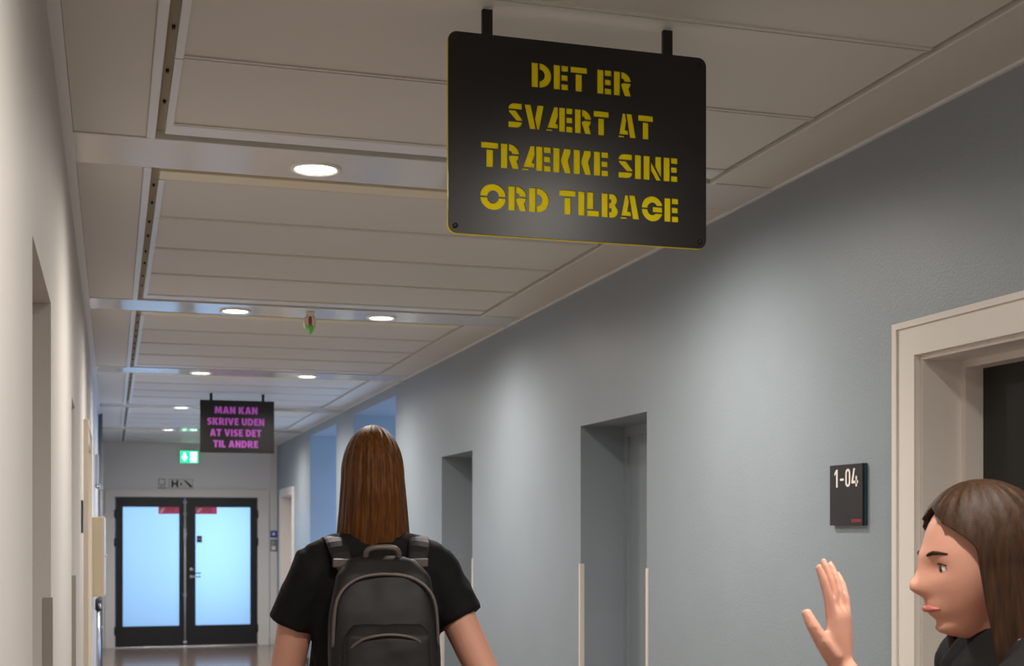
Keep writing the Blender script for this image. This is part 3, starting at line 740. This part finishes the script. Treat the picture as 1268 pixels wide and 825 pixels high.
def hand(bm, wrist, fwd, palm_n, side, curl=0.5, k=1.0):
    # fwd: wrist to knuckles, palm_n: out of the palm, side: sign of thumb along fwd x palm_n
    w = Vector(wrist); f = Vector(fwd).normalized(); n = Vector(palm_n); n = (n-f*n.dot(f)).normalized(); t = f.cross(n)*side
    rings = []; N = 16
    for s_, hw, hth in ((-.01, .026, .020), (.02, .032, .017), (.055, .039, .015), (.085, .040, .013), (.095, .036, .010)):
        c = w+f*s_*k
        rings.append([c+t*(hw*k*math.cos(2*PI*i/N))+n*(hth*k*math.sin(2*PI*i/N)) for i in range(N)])
    ring_loft(bm, rings)
    for i, (off, L) in enumerate(((.029, .072), (.010, .080), (-.010, .075), (-.028, .058))):
        p = w+f*.080*k+t*off*k; a = 0; pts = [p]; d = f
        for sgl, add in ((.46, .25), (.30, .45), (.24, .35)):
            a += add*curl*(1+.15*i)
            d = f*math.cos(a)+n*math.sin(a)+t*(off*5.5)
            p = p+d.normalized()*(L*sgl*k+.006*k); pts.append(p)
        tube(bm, pts, [.0092*k, .0082*k, .0076*k, .0056*k], 10)
    p = w+f*.020*k+t*.024*k; pts = [p]
    for L, (ft, ff, fn) in ((.036, (.62, .75, .25)), (.032, (.35, .85, .35)), (.026, (.1, .9, .4))):
        p = p+(t*ft+f*ff+n*fn).normalized()*L*k; pts.append(p)
    tube(bm, pts, [.015*k, .0125*k, .0105*k, .0075*k], 10)
def hair(name, root, M, m, k, drop, flare, face_cut, back_extra=0.0, wide=.088, ridges=46):
    # shell of locks around the skull, falling 'drop' metres under the crown
    bm = B(); NT, NA = 80, 150; outer = []; inner = []
    rnd = random.Random(7)
    ph = [rnd.uniform(0, 6.28) for _ in range(6)]
    for j in range(NT+1):
        t_ = j/NT; ro, ri = [], []
        z = .128 - drop*max(0.0, t_)**1.25
        zz = z/.128
        cap = math.sqrt(max(0.0, 1-zz*zz)) if zz > 0 else 1.0
        below = max(0.0, -z)
        half = PI - (PI-face_cut)*(lambda q_: q_*q_*(3-2*q_))(min(1.0, max(0.0, (.098-z)/.075)))**.55
        for i in range(NA+1):
            a = -half + 2*half*i/NA                # 0 = straight back
            sx, sy = math.sin(a), -math.cos(a)
            back = max(0.0, math.cos(a))
            r = 1+.016*math.sin(a*ridges/2+ph[0]+3*t_)+.012*math.sin(a*ridges*.31+ph[1]-5*t_)+.008*math.sin(a*ridges+ph[2])
            rx = (wide*cap + flare*below)*r; ry = ((.112 if sy < 0 else .112-.012*sy)*cap)*r
            py = sy*ry
            if sy < 0: py -= back_extra*below*back
            if z < -.05: py *= 1-.35*min(1, (below-.05)/.15)*(1 if sy < 0 else .3)
            end = .018*math.sin(a*9+ph[3])*t_**6
            p = Vector((sx*rx, py-.004, z+end)); ro.append(M @ (p*k))
            ri.append(M @ (Vector((p.x*.86, p.y*.86, z+end-.008*cap*max(0, zz)))*k))
        outer.append(ro); inner.append(ri)
    def grid(rows):
        vs = [[bm.verts.new(p) for p in r] for r in rows]
        for a, b in zip(vs, vs[1:]):
            for i in range(NA): bm.faces.new((a[i], a[i+1], b[i+1], b[i]))
        return vs
    vo, vi = grid(outer), grid(inner)
    for j in range(NT):
        for e in (0, NA): bm.faces.new((vo[j][e], vo[j+1][e], vi[j+1][e], vi[j][e]))
    for i in range(NA): bm.faces.new((vo[NT][i], vo[NT][i+1], vi[NT][i+1], vi[NT][i]))
    bmesh.ops.remove_doubles(bm, verts=bm.verts[:], dist=0.0004)
    return obj(name, bm, m, root, True)
def legs(bm, k, add, fwd, swing, z0=0.0):
    for s in (-1, 1):
        w = swing*s
        hip = (s*.085*k, .0, .90*k); knee = (s*.085*k, .06*k+w*.20*k, .49*k); ank = (s*.08*k, w*.30*k-.03*k, .09*k)
        tube(bm, [hip, (s*.088*k, .03*k+w*.1*k, .70*k), knee, (s*.082*k, w*.26*k-.005*k, .33*k), ank], [.088*k+add, .074*k+add, .054*k+add, .053*k+add, .036*k+add], 18)
def shoes(root, k, swing):
    for s in (-1, 1):
        w = swing*s; x, y = s*.08*k, w*.30*k-.03*k
        bm = B()
        rings = []
        for yy, hw, zt in ((-.07, .022, .07), (-.05, .036, .095), (.0, .038, .10), (.06, .042, .075), (.12, .046, .055), (.17, .036, .042), (.19, .015, .03)):
            rings.append([(x+hw*math.cos(2*PI*i/16), y+yy, .002+zt/2+zt/2*math.sin(2*PI*i/16)) for i in range(16)])
        ring_loft(bm, rings)
        sh = obj('shoe', bm, 'shoe', root, True)
        bm = B(); ring_loft(bm, [[(x+hw*1.04, y+yy, z_) if q_ else (x-hw*1.04, y+yy, z_) for q_, z_ in ((0, 0.0), (1, 0.0), (1, .02), (0, .02))] for yy, hw in ((-.075, .03), (0, .04), (.12, .047), (.19, .022))])
        obj('sole', bm, 'frame_white', sh)

# --- woman walking away, seen from behind
K = 1.806/1.75
W = thing('person', 'person in black short-sleeved shirt with long straight brown hair walking away', 'person', (0.594, 3.11, 0), math.radians(-4)); W.scale = (.955, 1.0155, 1.0155)
HM = Matrix.Translation((0, .045, 1.806-.128)) @ Matrix.Rotation(math.radians(-4), 4, 'X')
bm = B(); head(bm, HM, .96)
tube(bm, [(0, -.005, 1.43), (0, .005, 1.52), (0, .022, 1.60), (0, .03, 1.66)], [.070, .056, .053, .05], 18)
ell_loft(bm, [(.86, 0, 0, .10, .08), (.93, 0, -.005, .165, .115), (1.02, 0, 0, .150, .105), (1.12, 0, .0, .118, .088), (1.24, 0, 0, .132, .100), (1.36, 0, -.005, .152, .105), (1.44, 0, -.01, .150, .088), (1.49, 0, -.008, .105, .065), (1.52, 0, 0, .06, .05)])
SHR, SHL = (.158, -.01, 1.455), (-.158, -.01, 1.455)
armR = [(.10, -.01, 1.47), SHR, (.205, -.04, 1.34), (.272, -.06, 1.20), (.325, -.01, 1.09), (.365, .055, .985)]
armL = [(-.10, -.01, 1.47), SHL, (-.194, .01, 1.33), (-.222, .03, 1.18), (-.222, .11, 1.08), (-.212, .20, 1.00)]
rad = [.048, .047, .044, .040, .036, .026]
tube(bm, armR, rad, 16); tube(bm, armL, rad, 16)
hand(bm, armR[-1], Vector(armR[-1])-Vector(armR[-2]), (-1, .2, 0), -1, .6, .95); hand(bm, armL[-1], Vector(armL[-1])-Vector(armL[-2]), (1, .2, -.2), 1, .6, .95)
legs(bm, K, 0, 1, 1.0)
body1 = remeshed('body', bm, 'skin', W, .0052, 4)
face_parts(W, HM, .96)
hair('hair', W, HM, 'hair_brown', .96, .325, .09, math.radians(118), .12, .081)
bm = B()
ell_loft(bm, [(.93, 0, -.005, .176, .128), (1.03, 0, 0, .165, .120), (1.13, 0, .0, .140, .106), (1.24, 0, 0, .148, .114), (1.36, 0, -.005, .168, .118), (1.44, 0, -.01, .172, .100), (1.495, 0, -.008, .120, .076), (1.525, 0, .0, .072, .062)])
tube(bm, [(.10, -.01, 1.45), (.152, -.01, 1.452), (.178, -.02, 1.405), (.208, -.038, 1.345)], [.070, .068, .062, .061], 18)
tube(bm, [(-.10, -.01, 1.45), (-.152, -.01, 1.452), (-.174, -.005, 1.40), (-.198, .008, 1.335)], [.070, .068, .062, .061], 18)
for sg in (-1, 1): tube(bm, [(sg*.03, -.005, 1.492), (sg*.09, -.010, 1.486), (sg*.140, -.012, 1.462)], [.060, .062, .066], 16)
remeshed('shirt', bm, 'shirt_black', W, .0070, 4, .010, .06)
bm = B(); ell_loft(bm, [(.80, 0, 0, .12, .09), (.86, 0, 0, .172, .125), (.94, 0, -.003, .176, .124), (1.0, 0, 0, .165, .116), (1.02, 0, 0, .16, .112)]); legs(bm, K, .012, 1, 1.0)
remeshed('trousers', bm, 'jeans', W, .009, 4, .006, .06)
shoes(W, K, 1.0)
# --- her backpack
P_ = thing('backpack', 'black backpack worn by the person walking away', 'backpack', (0.594, 3.11, 0), math.radians(-4)); P_.scale = (.955, 1.0155, 1.0155)
rows = []
for z, w, d in ((1.02, .10, .05), (1.03, .130, .105), (1.12, .142, .125), (1.24, .142, .118), (1.34, .136, .10), (1.42, .120, .075), (1.455, .085, .045), (1.462, .05, .025)):
    ring = []
    for i in range(36):
        a = 2*PI*i/36; c, s = math.cos(a), math.sin(a); e = .55
        ring.append((w*abs(c)**e*(1 if c > 0 else -1), -.112-d*.5+d*.5*abs(s)**e*(1 if s > 0 else -1), z))
    rows.append([(a*.93, b, c+.035) for a, b, c in ring])
bm = B(); ring_loft(bm, rows)
remeshed('bag', bm, 'pack_black', P_, .007, 4, .010, .09)
rows = []
for z, w, d in ((1.165, .085, .03), (1.175, .100, .055), (1.24, .104, .060), (1.325, .100, .050), (1.350, .08, .022)):
    ring = []
    for i in range(32):
        a = 2*PI*i/32; c, s = math.cos(a), math.sin(a); e = .6
        ring.append((w*abs(c)**e*(1 if c > 0 else -1), -.205-d*.5+d*.5*abs(s)**e*(1 if s > 0 else -1), z))
    rows.append(ring)
bm = B(); ring_loft(bm, rows); pk = remeshed('front_pocket', bm, 'pack_black', P_, .006, 4, .006, .06)
obj('zip', tube(B(), curve([(-.088, -.245, 1.300), (-.055, -.256, 1.322), (0, -.259, 1.330), (.055, -.256, 1.322), (.088, -.245, 1.300)]), .0035, 8), 'pack_trim', pk, True)
obj('zip', tube(B(), curve([(-.122, -.205, 1.30), (-.113, -.203, 1.40), (-.07, -.193, 1.445), (0, -.190, 1.457), (.07, -.193, 1.445), (.113, -.203, 1.40), (.122, -.205, 1.30)]), .004, 8), 'pack_trim', P_, True)
obj('carry_handle', tube(B(), curve([(-.04, -.135, 1.485), (-.03, -.145, 1.512), (.03, -.145, 1.512), (.04, -.135, 1.485)]), .007, 8), 'pack_trim', P_, True)
for s in (-1, 1):
    bm = B(); pts = [(s*.075, -.125, 1.435), (s*.095, -.098, 1.505), (s*.105, -.03, 1.548), (s*.112, .06, 1.520), (s*.115, .115, 1.43), (s*.125, .125, 1.28), (s*.155, .08, 1.14), (s*.135, -.10, 1.06)]
    rings = []
    for i, p in enumerate(pts):
        p = Vector(p); tt = (Vector(pts[min(i+1, 7)])-Vector(pts[max(i-1, 0)])).normalized(); sd = (Vector((1, 0, 0))-tt*tt.x).normalized(); nn = tt.cross(sd)
        w = .028 if 0 < i < 5 else .018
        rings.append([p+sd*w+nn*.006, p-sd*w+nn*.006, p-sd*w-nn*.006, p+sd*w-nn*.006])
    ring_loft(bm, rings); st_ = obj('shoulder_strap', bm, 'pack_black', P_)
    sb = st_.modifiers.new('s', 'SUBSURF'); sb.levels = 2; sb.render_levels = 2
    obj('strap_buckle', bx(s*.094-.020, s*.094+.020, -.116, -.104, 1.470, 1.490, .003), 'pack_trim', st_)

# --- second person passing in front of the dark door, in profile, one hand raised
HD = math.radians(76)            # local +Y turned towards the white wall
Q = thing('person', 'person in dark top with brown hair passing the dark door, hand raised', 'person', (1.345, 1.80, 0), HD)
HM2 = Matrix.Translation((0, .03, 1.652-.128)) @ Matrix.Rotation(math.radians(-8), 4, 'X')
bm = B(); head(bm, HM2, 1.0)
tube(bm, [(0, -.03, 1.30), (0, -.02, 1.37), (0, .0, 1.43), (0, .012, 1.49)], [.066, .053, .050, .048], 18)
k2 = 1.652/1.75
ell_loft(bm, [(z*k2, 0, -.02, rx*k2, ry*k2) for z, rx, ry in ((.86, .10, .08), (.93, .165, .115), (1.02, .150, .105), (1.12, .118, .088), (1.24, .132, .100), (1.36, .150, .105), (1.44, .148, .088), (1.48, .105, .065), (1.51, .06, .05))])
aL = [(-.09, -.02, 1.375), (-.160, -.02, 1.370), (-.190, .085, 1.295), (-.200, .185, 1.205), (-.185, .250, 1.285), (-.165, .305, 1.375)]
aR = [(.09, -.02, 1.365), (.160, -.02, 1.355), (.205, -.05, 1.22), (.225, -.06, 1.09), (.22, .02, .98), (.21, .09, .89)]
rad2 = [.052, .051, .044, .038, .034, .024]
tube(bm, aL, rad2, 16); tube(bm, aR, rad2, 16)
hand(bm, aL[-1], (.0, .02, 1), (.62, .78, 0), 1, .30, .92); hand(bm, aR[-1], Vector(aR[-1])-Vector(aR[-2]), (-1, .1, 0), -1, .6, .92)
legs(bm, k2, 0, 1, .8)
remeshed('body', bm, 'skin', Q, .0040, 2)
face_parts(Q, HM2, 1.0)
hair('hair', Q, HM2, 'hair_dark', 1.05, .40, .10, math.radians(112), .10)
bm = B()
ell_loft(bm, [(z*k2, 0, -.02, rx*k2+.013, ry*k2+.016) for z, rx, ry in ((.93, .165, .115), (1.02, .150, .105), (1.12, .125, .09), (1.24, .132, .100), (1.36, .150, .105), (1.44, .152, .088), (1.485, .108, .066), (1.51, .062, .052))])
tube(bm, [(-.09, -.02, 1.355), (-.160, -.02, 1.368), (-.172, .015, 1.345), (-.180, .045, 1.325)], [.066, .064, .062, .062], 18)
tube(bm, [(.09, -.02, 1.355), (.160, -.02, 1.355), (.182, -.035, 1.29), (.203, -.048, 1.225)], [.066, .064, .062, .062], 18)
remeshed('shirt', bm, 'shirt_black', Q, .0075, 5, .010, .07)
bm = B(); ell_loft(bm, [(z*k2, 0, -.02, rx, ry) for z, rx, ry in ((.80, .12, .09), (.86, .166, .120), (.94, .168, .118), (1.0, .156, .108), (1.02, .15, .105))]); legs(bm, k2, .012, 1, .8)
remeshed('trousers', bm, 'jeans', Q, .009, 4, .006, .06)
shoes(Q, k2, .8)
obj('earring', tube(B(), [HM2 @ Vector((-.083, -.004, -.038)), HM2 @ Vector((-.084, -.003, -.060)), HM2 @ Vector((-.083, -.002, -.085))], .0022, 8), 'gold', Q, True)
